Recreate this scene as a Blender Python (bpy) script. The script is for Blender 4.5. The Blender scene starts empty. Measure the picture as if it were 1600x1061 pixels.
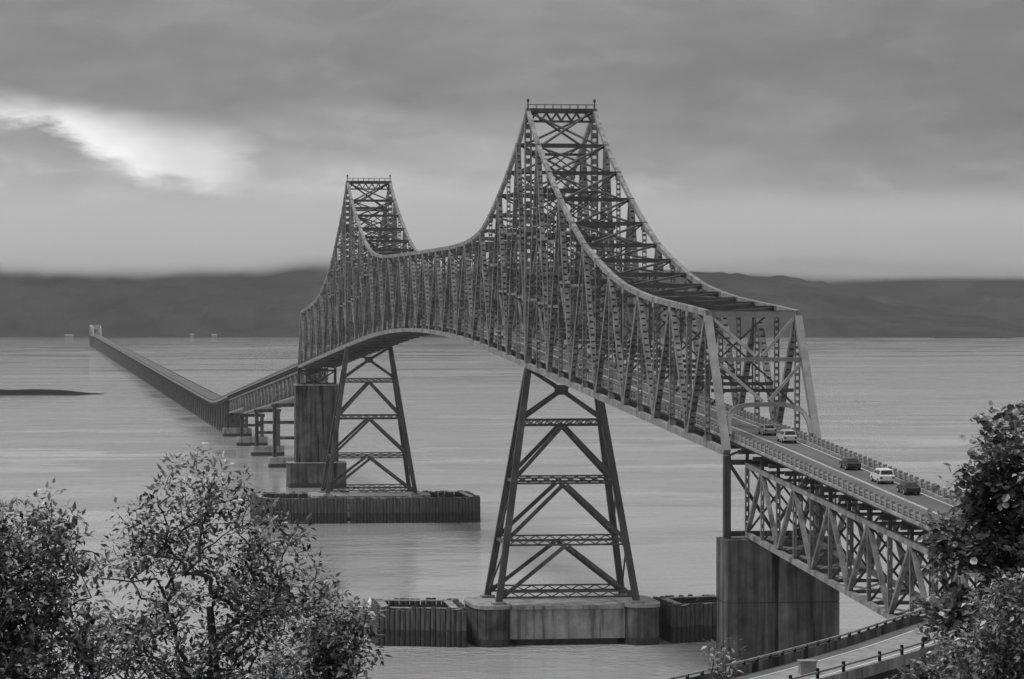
import bpy, math, random
from mathutils import Vector, Matrix, noise

# ------------------------------------------------------------------ camera, sky, sun
SC = bpy.context.scene
COL = SC.collection
CAM = Vector((-99.577, -455.301, 61.038))
YAW, PITCH, FPX = 0.139176, -0.0094628, 5348.32
FWD = Vector((math.sin(YAW), math.cos(YAW), 0)); RGT = Vector((math.cos(YAW), -math.sin(YAW), 0))

cam_data = bpy.data.cameras.new('camera'); cam = bpy.data.objects.new('camera', cam_data); COL.objects.link(cam)
cam_data.sensor_width = 36.0; cam_data.sensor_fit = 'HORIZONTAL'; cam_data.lens = FPX / 1600 * 36
cam_data.clip_start = 0.5; cam_data.clip_end = 60000
cam.location = CAM; cam.rotation_euler = (math.pi / 2 + PITCH, 0, -YAW)
SC.camera = cam

SUN_AZ, SUN_EL = math.radians(264), math.radians(66)      # compass azimuth from +Y clockwise: high on the left, behind the cloud
world = bpy.data.worlds.new('World'); SC.world = world; world.use_nodes = True
WN, WL = world.node_tree.nodes, world.node_tree.links
WN.clear()
def wn(t, **k):
    n = WN.new(t)
    for a, b in k.items(): setattr(n, a, b)
    return n
def wmath(op, a, b=None, c=None, clamp=False):
    n = WN.new('ShaderNodeMath'); n.operation = op; n.use_clamp = clamp
    for i, v in enumerate((a, b, c)):
        if v is None: continue
        if isinstance(v, (int, float)): n.inputs[i].default_value = v
        else: WL.new(v, n.inputs[i])
    return n.outputs[0]
def wsmooth(v, lo, hi, a=0.0, b=1.0):
    n = WN.new('ShaderNodeMapRange'); n.interpolation_type = 'SMOOTHSTEP'
    WL.new(v, n.inputs[0])
    for i, q in enumerate((lo, hi, a, b)): n.inputs[i + 1].default_value = q
    return n.outputs[0]
sky = wn('ShaderNodeTexSky', sky_type='NISHITA', sun_disc=False, sun_elevation=SUN_EL, sun_rotation=SUN_AZ)
bw = wn('ShaderNodeRGBToBW'); WL.new(sky.outputs[0], bw.inputs[0])
tc = wn('ShaderNodeTexCoord'); sep = wn('ShaderNodeSeparateXYZ'); WL.new(tc.outputs['Generated'], sep.inputs[0])
az = wmath('ARCTAN2', sep.outputs[0], sep.outputs[1])
el = wmath('ARCSINE', sep.outputs[2])
comb = wn('ShaderNodeCombineXYZ'); WL.new(az, comb.inputs[0]); WL.new(wmath('MULTIPLY', el, 2.6), comb.inputs[1])
def wnoise(scale, detail, rough=.5, dist=0.0, off=(0, 0, 0), vec=None):
    m = wn('ShaderNodeMapping'); WL.new(vec or comb.outputs[0], m.inputs[0]); m.inputs[1].default_value = off
    n = wn('ShaderNodeTexNoise'); WL.new(m.outputs[0], n.inputs[0])
    n.inputs['Scale'].default_value = scale; n.inputs['Detail'].default_value = detail
    n.inputs['Roughness'].default_value = rough; n.inputs['Distortion'].default_value = dist
    return n.outputs[0]
n1 = wnoise(11, 5, .5, .4, (3.1, 1.7, 0)); n2 = wnoise(36, 5, .55, .3, (.4, 2.2, 0)); n3 = wnoise(22, 4, .5, .6, (7.3, .2, 0)); n4 = wnoise(30, 6, .6, .5, (1.3, 5.1, 0)); n5 = wnoise(110, 4, .6, .4, (2.2, .7, 0))
# overcast: cloud brightness in bands of height, broken by noise
elw = wmath('ADD', wmath('ADD', el, wmath('MULTIPLY', wmath('SUBTRACT', n3, .5), .024)), wmath('MULTIPLY', wmath('SUBTRACT', az, YAW), .05))
ramp = wn('ShaderNodeValToRGB'); WL.new(wmath('MULTIPLY', elw, 8.0, clamp=True), ramp.inputs[0])
cr = ramp.color_ramp
stops = [(0.0, .42), (.14, .42), (.28, .35), (.37, .295), (.45, .205), (.60, .20), (.76, .245), (1.0, .245)]
while len(cr.elements) < len(stops): cr.elements.new(.5)
for e, (p, v) in zip(cr.elements, stops): e.position = p; e.color = (v, v, v, 1)
cr.interpolation = 'B_SPLINE'
mod = wmath('ADD', wmath('MULTIPLY', wmath('SUBTRACT', n1, .5), .75), wmath('MULTIPLY', wmath('SUBTRACT', n2, .5), .62))
cloud = wmath('MULTIPLY', ramp.outputs[0], wmath('ADD', 1.0, mod))
# thinner, brighter cloud to the north, a darker bank towards the north-east
cloud = wmath('MULTIPLY', cloud, wsmooth(az, YAW - .02, YAW + .16, 1.03, .80))
lowmid = wmath('MULTIPLY', wsmooth(wmath('ABSOLUTE', wmath('SUBTRACT', az, YAW - .03)), 0.0, .07, .22, 0.0), wsmooth(elw, .035, .060, 1.0, 0.0))
puff = wmath('MULTIPLY', wsmooth(n4, .46, .70, 0.0, .13), wsmooth(elw, .030, .055, 1.0, .25))
cloud = wmath('ADD', wmath('MULTIPLY', cloud, wmath('ADD', 1.0, lowmid)), puff)
# a break in the cloud, low in the north: the bright sky between an upper deck and a lower torn bank
def curve(v, pts):
    r = wn('ShaderNodeValToRGB'); WL.new(v, r.inputs[0]); c = r.color_ramp
    while len(c.elements) < len(pts): c.elements.new(.5)
    for q, (p, w) in zip(c.elements, pts): q.position = p; q.color = (w, w, w, 1)
    return r.outputs[0]
tb = wmath('MULTIPLY', wmath('ADD', az, .19 - YAW), 1 / .12, clamp=True)
eu = wmath('MULTIPLY', curve(tb, [(0, .63), (.33, .590), (.5, .565), (.62, .530), (.78, .512), (1, .49)]), .1)
elo = wmath('MULTIPLY', curve(tb, [(0, .60), (.33, .545), (.46, .525), (.53, .480), (.60, .435), (.70, .375), (.82, .345), (1, .34)]), .1)
tear = wmath('ADD', wmath('MULTIPLY', wmath('SUBTRACT', n2, .5), .010), wmath('MULTIPLY', wmath('SUBTRACT', n5, .5), .012))
dup = wmath('SUBTRACT', eu, wmath('ADD', el, wmath('MULTIPLY', wmath('SUBTRACT', n2, .5), .010))); dlo = wmath('SUBTRACT', wmath('ADD', el, wmath('MULTIPLY', tear, .8)), elo)
g = wmath('MULTIPLY', wsmooth(dup, -.0062, .0058), wsmooth(dlo, -.0030, .0042))
g = wmath('MULTIPLY', g, wsmooth(wmath('ADD', az, tear), YAW - .088, YAW - .070, 1.0, 0.0))
g = wmath('MULTIPLY', g, curve(tb, [(0, .50), (.38, .62), (.50, .76), (.58, .68), (.68, .50), (.78, .40), (.9, .34), (1, .3)]))
cloud = wmath('ADD', cloud, g)
cloud = wmath('MULTIPLY', cloud, wsmooth(el, .078, .60, 1.0, 2.4))     # an overcast sky brightens towards the zenith
tot = wmath('ADD', wmath('MULTIPLY', cloud, .97), wmath('MULTIPLY', bw.outputs[0], .003))
bg = wn('ShaderNodeBackground'); WL.new(tot, bg.inputs[0]); bg.inputs[1].default_value = .707
wo = wn('ShaderNodeOutputWorld'); WL.new(bg.outputs[0], wo.inputs[0])

sun_d = bpy.data.lights.new('sun', 'SUN'); sun = bpy.data.objects.new('sun', sun_d); COL.objects.link(sun)
sun_d.energy = 1.5; sun_d.angle = math.radians(12); sun_d.color = (1, 1, 1)
sd = Vector((math.sin(SUN_AZ) * math.cos(SUN_EL), math.cos(SUN_AZ) * math.cos(SUN_EL), math.sin(SUN_EL)))
sun.rotation_euler = sd.to_track_quat('Z', 'Y').to_euler(); sun.location = (-300, -600, 400)

SC.view_settings.view_transform = 'Standard'; SC.view_settings.look = 'None'
SC.view_settings.exposure = 0.5; SC.view_settings.gamma = 1.0
SC.render.engine = 'CYCLES'
cy = SC.cycles
cy.use_denoising = True; cy.max_bounces = 6; cy.diffuse_bounces = 1; cy.glossy_bounces = 2; cy.transmission_bounces = 2
cy.transparent_max_bounces = 6; cy.volume_bounces = 2; cy.volume_step_rate = .4; cy.volume_max_steps = 256

def place(px, py, depth):
    """world point that lies `depth` metres ahead of the viewpoint in the given direction"""
    return CAM + FWD * depth + RGT * ((px - 800) / FPX * depth) + Vector((0, 0, -(py - 480) / FPX * depth))
def ground_at(lat, depth): return CAM + FWD * depth + RGT * lat

# ------------------------------------------------------------------ materials (all neutral: the place is seen in black and white)
MATS = {}
def mat(name, base=.3, var=.25, scale=1.0, rough=.7, stretch=(1, 1, 1), streak=0.0, spec=.3, bump=0.0, bscale=None, detail=5):
    m = bpy.data.materials.new(name); m.use_nodes = True; MATS[name] = m
    N, L = m.node_tree.nodes, m.node_tree.links
    b = N['Principled BSDF']; b.inputs['Roughness'].default_value = rough; b.inputs['Specular IOR Level'].default_value = spec
    t = N.new('ShaderNodeTexCoord'); mp = N.new('ShaderNodeMapping'); mp.inputs['Scale'].default_value = stretch
    L.new(t.outputs['Object'], mp.inputs[0])
    n = N.new('ShaderNodeTexNoise'); n.inputs['Scale'].default_value = scale; n.inputs['Detail'].default_value = detail; n.inputs['Roughness'].default_value = .62
    L.new(mp.outputs[0], n.inputs[0])
    r = N.new('ShaderNodeValToRGB'); L.new(n.outputs[0], r.inputs[0])
    lo, hi = base * (1 - var), base * (1 + var)
    r.color_ramp.elements[0].position = .3; r.color_ramp.elements[0].color = (lo, lo, lo, 1)
    r.color_ramp.elements[1].position = .7; r.color_ramp.elements[1].color = (hi, hi, hi, 1)
    out = r.outputs[0]
    if streak:
        mp2 = N.new('ShaderNodeMapping'); mp2.inputs['Scale'].default_value = (.55, .55, .035); L.new(t.outputs['Object'], mp2.inputs[0])
        n2 = N.new('ShaderNodeTexNoise'); n2.inputs['Scale'].default_value = 1.3; n2.inputs['Detail'].default_value = 6; n2.inputs['Roughness'].default_value = .6
        L.new(mp2.outputs[0], n2.inputs[0])
        r2 = N.new('ShaderNodeValToRGB'); L.new(n2.outputs[0], r2.inputs[0])
        d = 1 - streak
        r2.color_ramp.elements[0].position = .36; r2.color_ramp.elements[0].color = (d * .5, d * .5, d * .5, 1)
        r2.color_ramp.elements[1].position = .62; r2.color_ramp.elements[1].color = (1, 1, 1, 1)
        e = r2.color_ramp.elements.new(.45); e.color = (d, d, d, 1)
        mx = N.new('ShaderNodeMix'); mx.data_type = 'RGBA'; mx.blend_type = 'MULTIPLY'; mx.inputs[0].default_value = 1
        L.new(out, mx.inputs[6]); L.new(r2.outputs[0], mx.inputs[7]); out = mx.outputs[2]
        if streak > .4:                                         # narrow black run-off stains
            mp3 = N.new('ShaderNodeMapping'); mp3.inputs['Scale'].default_value = (.42, .42, .022); mp3.inputs['Location'].default_value = (5.3, 1.1, .4); L.new(t.outputs['Object'], mp3.inputs[0])
            n3_ = N.new('ShaderNodeTexNoise'); n3_.inputs['Scale'].default_value = 1.6; n3_.inputs['Detail'].default_value = 3; n3_.inputs['Roughness'].default_value = .45; L.new(mp3.outputs[0], n3_.inputs[0])
            r3 = N.new('ShaderNodeValToRGB'); L.new(n3_.outputs[0], r3.inputs[0])
            r3.color_ramp.elements[0].position = .60; r3.color_ramp.elements[0].color = (1, 1, 1, 1); r3.color_ramp.elements[1].position = .66; r3.color_ramp.elements[1].color = (.12, .12, .12, 1)
            mx3 = N.new('ShaderNodeMix'); mx3.data_type = 'RGBA'; mx3.blend_type = 'MULTIPLY'; mx3.inputs[0].default_value = 1
            L.new(out, mx3.inputs[6]); L.new(r3.outputs[0], mx3.inputs[7]); out = mx3.outputs[2]
    L.new(out, b.inputs['Base Color'])
    if bump:
        nb = N.new('ShaderNodeTexNoise'); nb.inputs['Scale'].default_value = bscale or scale * 4; nb.inputs['Detail'].default_value = 4
        L.new(mp.outputs[0], nb.inputs[0])
        bp = N.new('ShaderNodeBump'); bp.inputs['Strength'].default_value = bump; bp.inputs['Distance'].default_value = .2
        L.new(nb.outputs[0], bp.inputs['Height']); L.new(bp.outputs[0], b.inputs['Normal'])
    return m
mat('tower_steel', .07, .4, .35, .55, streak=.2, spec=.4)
mat('steel', .175, .6, .5, .55, streak=.25, spec=.4)
mat('chord_steel_lit', .25, .4, .5, .55, streak=.25, spec=.4)  # chords share the truss paint; paler here, light from above put into the colour
mat('steel_pale', .22, .25, .5, .6, spec=.3)
mat('steel_dark', .065, .35, .5, .6)  # inner frames and floor steel: shade inside the truss put into the colour
mat('concrete', .12, .5, .25, .9, streak=.5, bump=.3, bscale=2)
mat('shaded_concrete', .075, .4, .4, .9)  # trestle concrete darkened: shade among the pile bents put into its colour
mat('concrete_pale', .32, .3, .4, .9, streak=.25, bump=.3, bscale=2)
mat('timber', .085, .55, 1.2, .9, stretch=(1, 1, .2), bump=.4)
mat('wet_timber', .035, .4, 1.2, .6)
mat('asphalt', .12, .25, .4, .9, stretch=(1, .15, 1))
mat('road_paint', .62, .2, 2.0, .8)
mat('rail_paint', .24, .35, 1.2, .8); mat('post_paint', .26, .2, 1.2, .8)
mat('bark', .09, .4, 6, .95, bump=.5)
mat('soil', .07, .4, .4, .95, bump=.5)
mat('rubber', .03, .2, 8, .8); mat('chrome', .5, .1, 3, .3, spec=.6)
mat('paint_white', .72, .04, 1, .25, spec=.5); mat('paint_dark', .035, .1, 1, .25, spec=.5); mat('paint_grey', .3, .1, 1, .25, spec=.5); mat('paint_silver', .5, .05, 1, .25, spec=.5)
mat('house_wall', .2, .1, .5, .8); mat('span_paint', .3, .1, .5, .8); mat('house_roof', .2, .2, .5, .8); mat('mud', .014, .3, .3, .95, spec=.0)
mat('lamp_glass', .6, .1, 3, .3)
g_ = bpy.data.materials.new('car_glass'); g_.use_nodes = True; MATS['car_glass'] = g_
b_ = g_.node_tree.nodes['Principled BSDF']; b_.inputs['Base Color'].default_value = (.02, .02, .02, 1); b_.inputs['Roughness'].default_value = .08

def leaf_mat(name, lo, hi):
    m = bpy.data.materials.new(name); m.use_nodes = True; MATS[name] = m
    N, L = m.node_tree.nodes, m.node_tree.links; b = N['Principled BSDF']
    a = N.new('ShaderNodeAttribute'); a.attribute_name = 'tint'
    mr = N.new('ShaderNodeMapRange'); pw = N.new('ShaderNodeMath'); pw.operation = 'POWER'; L.new(a.outputs['Fac'], pw.inputs[0]); pw.inputs[1].default_value = 2.3; L.new(pw.outputs[0], mr.inputs[0]); mr.inputs[3].default_value = lo; mr.inputs[4].default_value = hi
    L.new(mr.outputs[0], b.inputs['Base Color']); b.inputs['Roughness'].default_value = .38; b.inputs['Specular IOR Level'].default_value = .6
    tr = N.new('ShaderNodeBsdfTranslucent'); L.new(mr.outputs[0], tr.inputs[0])
    ms = N.new('ShaderNodeMixShader'); ms.inputs[0].default_value = .3
    L.new(b.outputs[0], ms.inputs[1]); L.new(tr.outputs[0], ms.inputs[2]); L.new(ms.outputs[0], N['Material Output'].inputs[0])
leaf_mat('leaf_dark', .012, .80); leaf_mat('leaf_mid', .015, .60); leaf_mat('leaf_pale', .07, .8)

def forest_mat():
    m = bpy.data.materials.new('forest'); m.use_nodes = True; MATS['forest'] = m
    N, L = m.node_tree.nodes, m.node_tree.links; b = N['Principled BSDF']; b.inputs['Roughness'].default_value = 1; b.inputs['Specular IOR Level'].default_value = 0
    t = N.new('ShaderNodeTexCoord'); n = N.new('ShaderNodeTexNoise'); n.inputs['Scale'].default_value = .006; n.inputs['Detail'].default_value = 9; n.inputs['Roughness'].default_value = .65
    L.new(t.outputs['Object'], n.inputs[0])
    r = N.new('ShaderNodeValToRGB'); L.new(n.outputs[0], r.inputs[0])
    r.color_ramp.elements[0].position = .40; r.color_ramp.elements[0].color = (.004, .004, .004, 1)
    r.color_ramp.elements[1].position = .62; r.color_ramp.elements[1].color = (.034, .034, .034, 1)
    L.new(r.outputs[0], b.inputs['Base Color'])
forest_mat()

def water_mat():
    m = bpy.data.materials.new('river_water'); m.use_nodes = True; MATS['water'] = m
    N, L = m.node_tree.nodes, m.node_tree.links; b = N['Principled BSDF']
    b.inputs['Base Color'].default_value = (.45, .45, .45, 1); b.inputs['IOR'].default_value = 1.33; b.inputs['Specular IOR Level'].default_value = .5
    t = N.new('ShaderNodeTexCoord')
    def nz(scale, st, detail=4, rough=.55, rot=0):
        mp = N.new('ShaderNodeMapping'); mp.inputs['Scale'].default_value = st; mp.inputs['Rotation'].default_value = (0, 0, rot); L.new(t.outputs['Object'], mp.inputs[0])
        n = N.new('ShaderNodeTexNoise'); n.inputs['Scale'].default_value = scale; n.inputs['Detail'].default_value = detail; n.inputs['Roughness'].default_value = rough
        L.new(mp.outputs[0], n.inputs[0]); return n.outputs[0]
    wav = nz(.22, (1, .8, 1), 5, .6, .2)               # wind ripples
    fin = nz(.75, (1, .7, 1), 3, .55, .3)              # small chop
    swl = nz(.05, (.6, 1, 1), 3, .5, -.15)
    ruff = nz(.012, (.7, 1.2, 1), 4, .6, .4)           # ruffled patches
    slick = nz(.0045, (.35, 1.6, 1), 5, .6, -.12)      # calm and ruffled bands drawn out by the current
    ad = N.new('ShaderNodeMath'); ad.operation = 'MULTIPLY_ADD'; L.new(swl, ad.inputs[0]); ad.inputs[1].default_value = 1.6; L.new(wav, ad.inputs[2])
    ad2 = N.new('ShaderNodeMath'); ad2.operation = 'MULTIPLY_ADD'; L.new(fin, ad2.inputs[0]); ad2.inputs[1].default_value = .42; L.new(ad.outputs[0], ad2.inputs[2]); ad = ad2
    mr = N.new('ShaderNodeMapRange'); mr.interpolation_type = 'SMOOTHSTEP'; L.new(slick, mr.inputs[0])
    for i, q in enumerate((.36, .66, .04, .22)): mr.inputs[i + 1].default_value = q
    mr2 = N.new('ShaderNodeMapRange'); mr2.interpolation_type = 'SMOOTHSTEP'; L.new(ruff, mr2.inputs[0])
    for i, q in enumerate((.46, .62, 1.0, 4.6)): mr2.inputs[i + 1].default_value = q
    ml = N.new('ShaderNodeMath'); ml.operation = 'MULTIPLY'; L.new(mr.outputs[0], ml.inputs[0]); L.new(mr2.outputs[0], ml.inputs[1])
    bp = N.new('ShaderNodeBump'); bp.inputs['Distance'].default_value = 1.0; L.new(ml.outputs[0], bp.inputs['Strength']); L.new(ad.outputs[0], bp.inputs['Height'])
    L.new(bp.outputs[0], b.inputs['Normal'])
    rr = N.new('ShaderNodeMapRange'); L.new(slick, rr.inputs[0])
    for i, q in enumerate((.36, .66, .03, .09)): rr.inputs[i + 1].default_value = q
    L.new(rr.outputs[0], b.inputs['Roughness'])
water_mat()

# ------------------------------------------------------------------ mesh helpers
class MB:
    def __init__(s): s.v = []; s.f = []; s.mi = []
    def add(s, vs, fs, mi=0):
        o = len(s.v); s.v += [tuple(p) for p in vs]; s.f += [tuple(i + o for i in f) for f in fs]; s.mi += [mi] * len(fs)
    def box(s, x0, x1, y0, y1, z0, z1, mi=0):
        s.add([(x, y, z) for z in (z0, z1) for y in (y0, y1) for x in (x0, x1)],
              [(0, 2, 3, 1), (4, 5, 7, 6), (0, 1, 5, 4), (2, 6, 7, 3), (0, 4, 6, 2), (1, 3, 7, 5)], mi)
    def bar(s, p0, p1, w, d, side=None, mi=0):
        p0, p1 = Vector(p0), Vector(p1); a = (p1 - p0)
        if a.length < 1e-6: return
        a.normalize(); sd_ = Vector(side) if side else Vector((1, 0, 0))
        sd_ = sd_ - a * sd_.dot(a)
        if sd_.length < 1e-3:
            sd_ = Vector((0, 0, 1)) - a * a.z
            if sd_.length < 1e-3: sd_ = Vector((0, 1, 0)) - a * a.y
        sd_.normalize(); n = a.cross(sd_)
        vs = [p + sd_ * (w / 2 * i) + n * (d / 2 * j) for p in (p0, p1) for i, j in ((-1, -1), (1, -1), (1, 1), (-1, 1))]
        s.add(vs, [(3, 2, 1, 0), (4, 5, 6, 7), (0, 1, 5, 4), (1, 2, 6, 5), (2, 3, 7, 6), (3, 0, 4, 7)], mi)
    def laced(s, p0, p1, w, d, pitch=1.3, fill=.5, t=.14, bt=.06):
        """built-up steel member: two web plates joined by batten plates on both faces"""
        p0, p1 = Vector(p0), Vector(p1); a = p1 - p0; L = a.length; a.normalize()
        sd_ = Vector((1, 0, 0)); sd_ = sd_ - a * sd_.dot(a); sd_.normalize(); n = a.cross(sd_)
        for k in (-1, 1): s.bar(p0 + sd_ * (k * (w - t) / 2), p1 + sd_ * (k * (w - t) / 2), t, d, (1, 0, 0))
        k = max(2, int(L / pitch)); h = L / k
        for j in (-1, 1):
            for i in range(k):
                c = h * (i + .5); hl = h * fill / 2
                e = hl if 0 < i < k - 1 else h * .48
                q0 = p0 + a * (c - e) + n * (j * (d / 2 - bt)); q1 = p0 + a * (c + e) + n * (j * (d / 2 - bt))
                s.bar(q0, q1, w - 2 * t - .004, bt, (1, 0, 0))
    def tube(s, pts, rads, n=8, mi=0, cap=True):
        o = len(s.v); pts = [Vector(p) for p in pts]; ref = None
        for i, (p, r) in enumerate(zip(pts, rads)):
            a = (pts[min(i + 1, len(pts) - 1)] - pts[max(i - 1, 0)]).normalized()
            if ref is None: ref = Vector((1, 0, 0)) if abs(a.x) < .8 else Vector((0, 1, 0))
            u = (ref - a * ref.dot(a)).normalized(); v = a.cross(u); ref = u
            s.v += [tuple(p + (u * math.cos(2 * math.pi * k / n) + v * math.sin(2 * math.pi * k / n)) * r) for k in range(n)]
        for i in range(len(pts) - 1):
            for k in range(n):
                s.f.append((o + i * n + k, o + i * n + (k + 1) % n, o + (i + 1) * n + (k + 1) % n, o + (i + 1) * n + k)); s.mi.append(mi)
        if cap:
            s.f.append(tuple(o + k for k in range(n))[::-1]); s.f.append(tuple(o + (len(pts) - 1) * n + k for k in range(n))); s.mi += [mi, mi]
    def strip(s, rows, mi=0, closed=False):
        """rows of equal length joined by quads"""
        o = len(s.v); m = len(rows[0])
        for r in rows: s.v += [tuple(p) for p in r]
        for i in range(len(rows) - 1):
            for k in range(m if closed else m - 1):
                s.f.append((o + i * m + k, o + i * m + (k + 1) % m, o + (i + 1) * m + (k + 1) % m, o + (i + 1) * m + k)); s.mi.append(mi)
        if closed:
            s.f.append(tuple(o + k for k in range(m))[::-1]); s.f.append(tuple(o + (len(rows) - 1) * m + k for k in range(m))); s.mi += [mi, mi]
    def mesh(s, name, mats, smooth=False):
        me = bpy.data.meshes.new(name); me.from_pydata(s.v, [], s.f)
        for m in (mats if isinstance(mats, (list, tuple)) else [mats]): me.materials.append(MATS[m])
        if any(s.mi): me.polygons.foreach_set('material_index', s.mi)
        if smooth: me.polygons.foreach_set('use_smooth', [True] * len(me.polygons))
        me.update(); return me
    def build(s, name, mats, parent=None, smooth=False):
        return link(name, s.mesh(name, mats, smooth), parent)
def root_of(o):
    p = Vector((0, 0, 0))
    while o: p = p + o.location; o = o.parent
    return p
def link(name, me, parent=None, loc=(0, 0, 0)):
    o = bpy.data.objects.new(name, me); COL.objects.link(o)
    o.location = Vector(loc)
    if parent: o.parent = parent; o.location = Vector(loc) - root_of(parent)
    return o
def tag(o, label, cat, group=None):
    o['label'] = label; o['category'] = cat
    if group: o['group'] = group
    return o
def thing(name, label, cat, loc=(0, 0, 0), group=None):
    o = bpy.data.objects.new(name, None); COL.objects.link(o); o.location = loc; o.empty_display_size = 1
    return tag(o, label, cat, group)
def kind(o, k): o['kind'] = k; return o
def interp(t, x):
    if x <= t[0][0]: return t[0][1]
    for (a, b), (c, d) in zip(t, t[1:]):
        if x <= c: return b + (d - b) * (x - a) / (c - a)
    return t[-1][1]
rng = random.Random(7)
WATER = -2.5

# ------------------------------------------------------------------ setting: river, near hillside, far hills, cloud bank
w_ = MB(); w_.add([(-16000, -3000, WATER), (16000, -3000, WATER), (16000, 14000, WATER), (-16000, 14000, WATER)], [(0, 1, 2, 3)])
kind(w_.build('river_water', 'water'), 'structure')

def hill_ground():
    b = MB(); rows = []
    for j in range(61):
        d = -320 + 11.2 * j; row = []
        for i in range(61):
            lat = -420 + 14 * i
            z = 59.3 - .13 * d - .00021 * d * abs(d) if d > 0 else 59.3 - .10 * d
            w = .5 + .5 * min(1, abs(d) / 60)
            z += w * 2.0 * (noise.noise(Vector((lat * .02, d * .02, 3))))
            z = max(z, -3.3)
            p = ground_at(lat, d); row.append((p.x, p.y, z))
        rows.append(row)
    b.strip(rows); return b.build('hillside_ground', 'soil', smooth=True)
kind(hill_ground(), 'structure')
def gz(p):
    d = (Vector(p) - CAM).dot(FWD)
    return max(59.3 - .13 * d - .00021 * d * abs(d) - 2.2, -3.2)

def ridge(name, prof, shore, crest, back, seed):
    """wooded hills: prof gives the skyline (photo x -> y) seen at distance `crest`"""
    b = MB(); rows = []
    xs = list(range(-900, 2501, 12))
    steps = [(shore - 5, 0.0), (shore, .02), (shore + 60, .09)] + [(shore + (crest - shore) * t, t ** .85) for t in [k / 14 for k in range(2, 15)]] + [(crest + (back - crest) * t, 1 - t) for t in (.25, .5, .75, 1.0)]
    for d, t in steps:
        row = []
        for px in xs:
            top = 61 - (interp(prof, px) - 480) / FPX * crest
            top = max(top + 3, 0.5)
            dd = d + 60 * noise.noise(Vector((px * .013, 0, seed))) * (1 if d > shore - 1 else 1)
            p = ground_at((px - 800) / FPX * dd, dd)
            n = noise.fractal(Vector((p.x * .004, p.y * .004, seed)), 1.0, 2.0, 4)
            n2 = noise.noise(Vector((p.x * .03, p.y * .03, seed)))
            z = -3 + (top + 3) * min(1.0, t * (1 + .35 * n * (1 - t)))
            if t > .05: z += 7.0 * n2 * min(1, top / 40)
            row.append((p.x, p.y, max(z, -3)))
        rows.append(row)
    b.strip(rows); return kind(b.build(name, 'forest', smooth=False), 'structure')
ridge('hills', [(-900, 380), (0, 398), (60, 388), (120, 382), (250, 392), (400, 390), (480, 402), (700, 395), (900, 412), (1065, 425), (1195, 433), (1249, 438), (1289, 444), (1320, 460), (1340, 459), (1384, 477), (1424, 478), (1465, 488), (1532, 494), (1573, 506), (1640, 520), (1800, 524), (2500, 500)], 7180, 7900, 8600, 2.0)
ridge('hills', [(-900, 380), (600, 385), (1000, 380), (1250, 388), (1400, 378), (1600, 384), (2500, 380)], 8900, 10200, 11200, 9.0)
# low dark islet before the far shore
b = MB()
pts = [(1462, 1.0), (1480, 2.2), (1510, 2.6), (1545, 2.0), (1580, .6)]
rows = []
for px, h in pts:
    c = ground_at((px - 800) / FPX * 7000, 7000); rows.append([c - FWD * 45 + Vector((0, 0, WATER - .5 - c.z)), c + Vector((0, 0, WATER + 3 * h - c.z)), c + FWD * 45 + Vector((0, 0, WATER - .5 - c.z))])
b.strip(rows); kind(b.build('islet', 'forest'), 'structure')
# mud bar in the river, on the left
b = MB(); rows = []
for px in range(-500, 161, 12):
    h = max(0.02, min(1, (150 - px) / 60)) * (1 + .3 * noise.noise(Vector((px * .03, 1, 1))))
    d0 = 2500 + 14 * noise.noise(Vector((px * .02, 5, 1)))
    c = ground_at((px - 800) / FPX * d0, d0)
    rows.append([(q.x, q.y, z) for q, z in ((c - FWD * 28, WATER - .3), (c - FWD * 12, WATER + 2.4 * h), (c, WATER + 3.4 * h), (c + FWD * 16, WATER + 2.4 * h), (c + FWD * 40, WATER - .3))])
b.strip(rows); kind(b.build('mud_bar', 'mud', smooth=True), 'structure')

# ------------------------------------------------------------------ bridge geometry (axis +Y, near end of the main truss at Y=0)
PAN = 752.0 / 56; HX = 6.39
def zbase(Y):
    m = min(Y, 752 - Y)
    z = 41.4 + .0455 * m if m < 240 else 41.4 + .0455 * 240 + .0455 * (m - 240) - .0455 * (m - 240) ** 2 / 272
    if Y > 376: z -= 1.4 * ((Y - 376) / 376) ** 2
    return z
TOP = [(13.4, 60.2), (26.9, 60.9), (40, 61.5), (54, 62.2), (67, 63.1), (80.6, 64.4), (94, 66.3), (107, 68.7), (121, 71.6), (134, 75.5), (148, 80.3), (161, 85.4), (175, 91.2), (188, 98.2),
       (201.5, 92.4), (215, 87.6), (228.6, 83.4), (242, 79.7), (255, 77.0), (269, 75.6), (282, 74.9), (296, 74.6), (309, 74.4), (376, 74.3)]
def ztop(Y):
    m = min(Y, 752 - Y); return interp(TOP, m) - (1.0 * ((Y - 376) / 376) ** 2 if Y > 580 else 0)
def zroad(Y):
    if Y < 0: return 42.6 + .053 * Y
    if Y <= 752: return zbase(Y) + 1.2
    a = zbase(752) + 1.2 - .0500 * (Y - 752); c = 10.4 + max(0, Y - 1500) * .0018
    return a if a - c > 2 else (c if c - a > 2 else c + (a - c + 2) ** 2 / 8)
def slab(name, Y0, Y1, x0, x1, ztop_off, zbot_off, m, parent, step=8.0):
    k = max(1, int(abs(Y1 - Y0) / step)); b = MB()
    b.strip([[(x0, y, zroad(y) + zbot_off), (x1, y, zroad(y) + zbot_off), (x1, y, zroad(y) + ztop_off), (x0, y, zroad(y) + ztop_off)] for y in [Y0 + (Y1 - Y0) * i / k for i in range(k + 1)]], closed=True)
    return b.build(name, m, parent)
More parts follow.
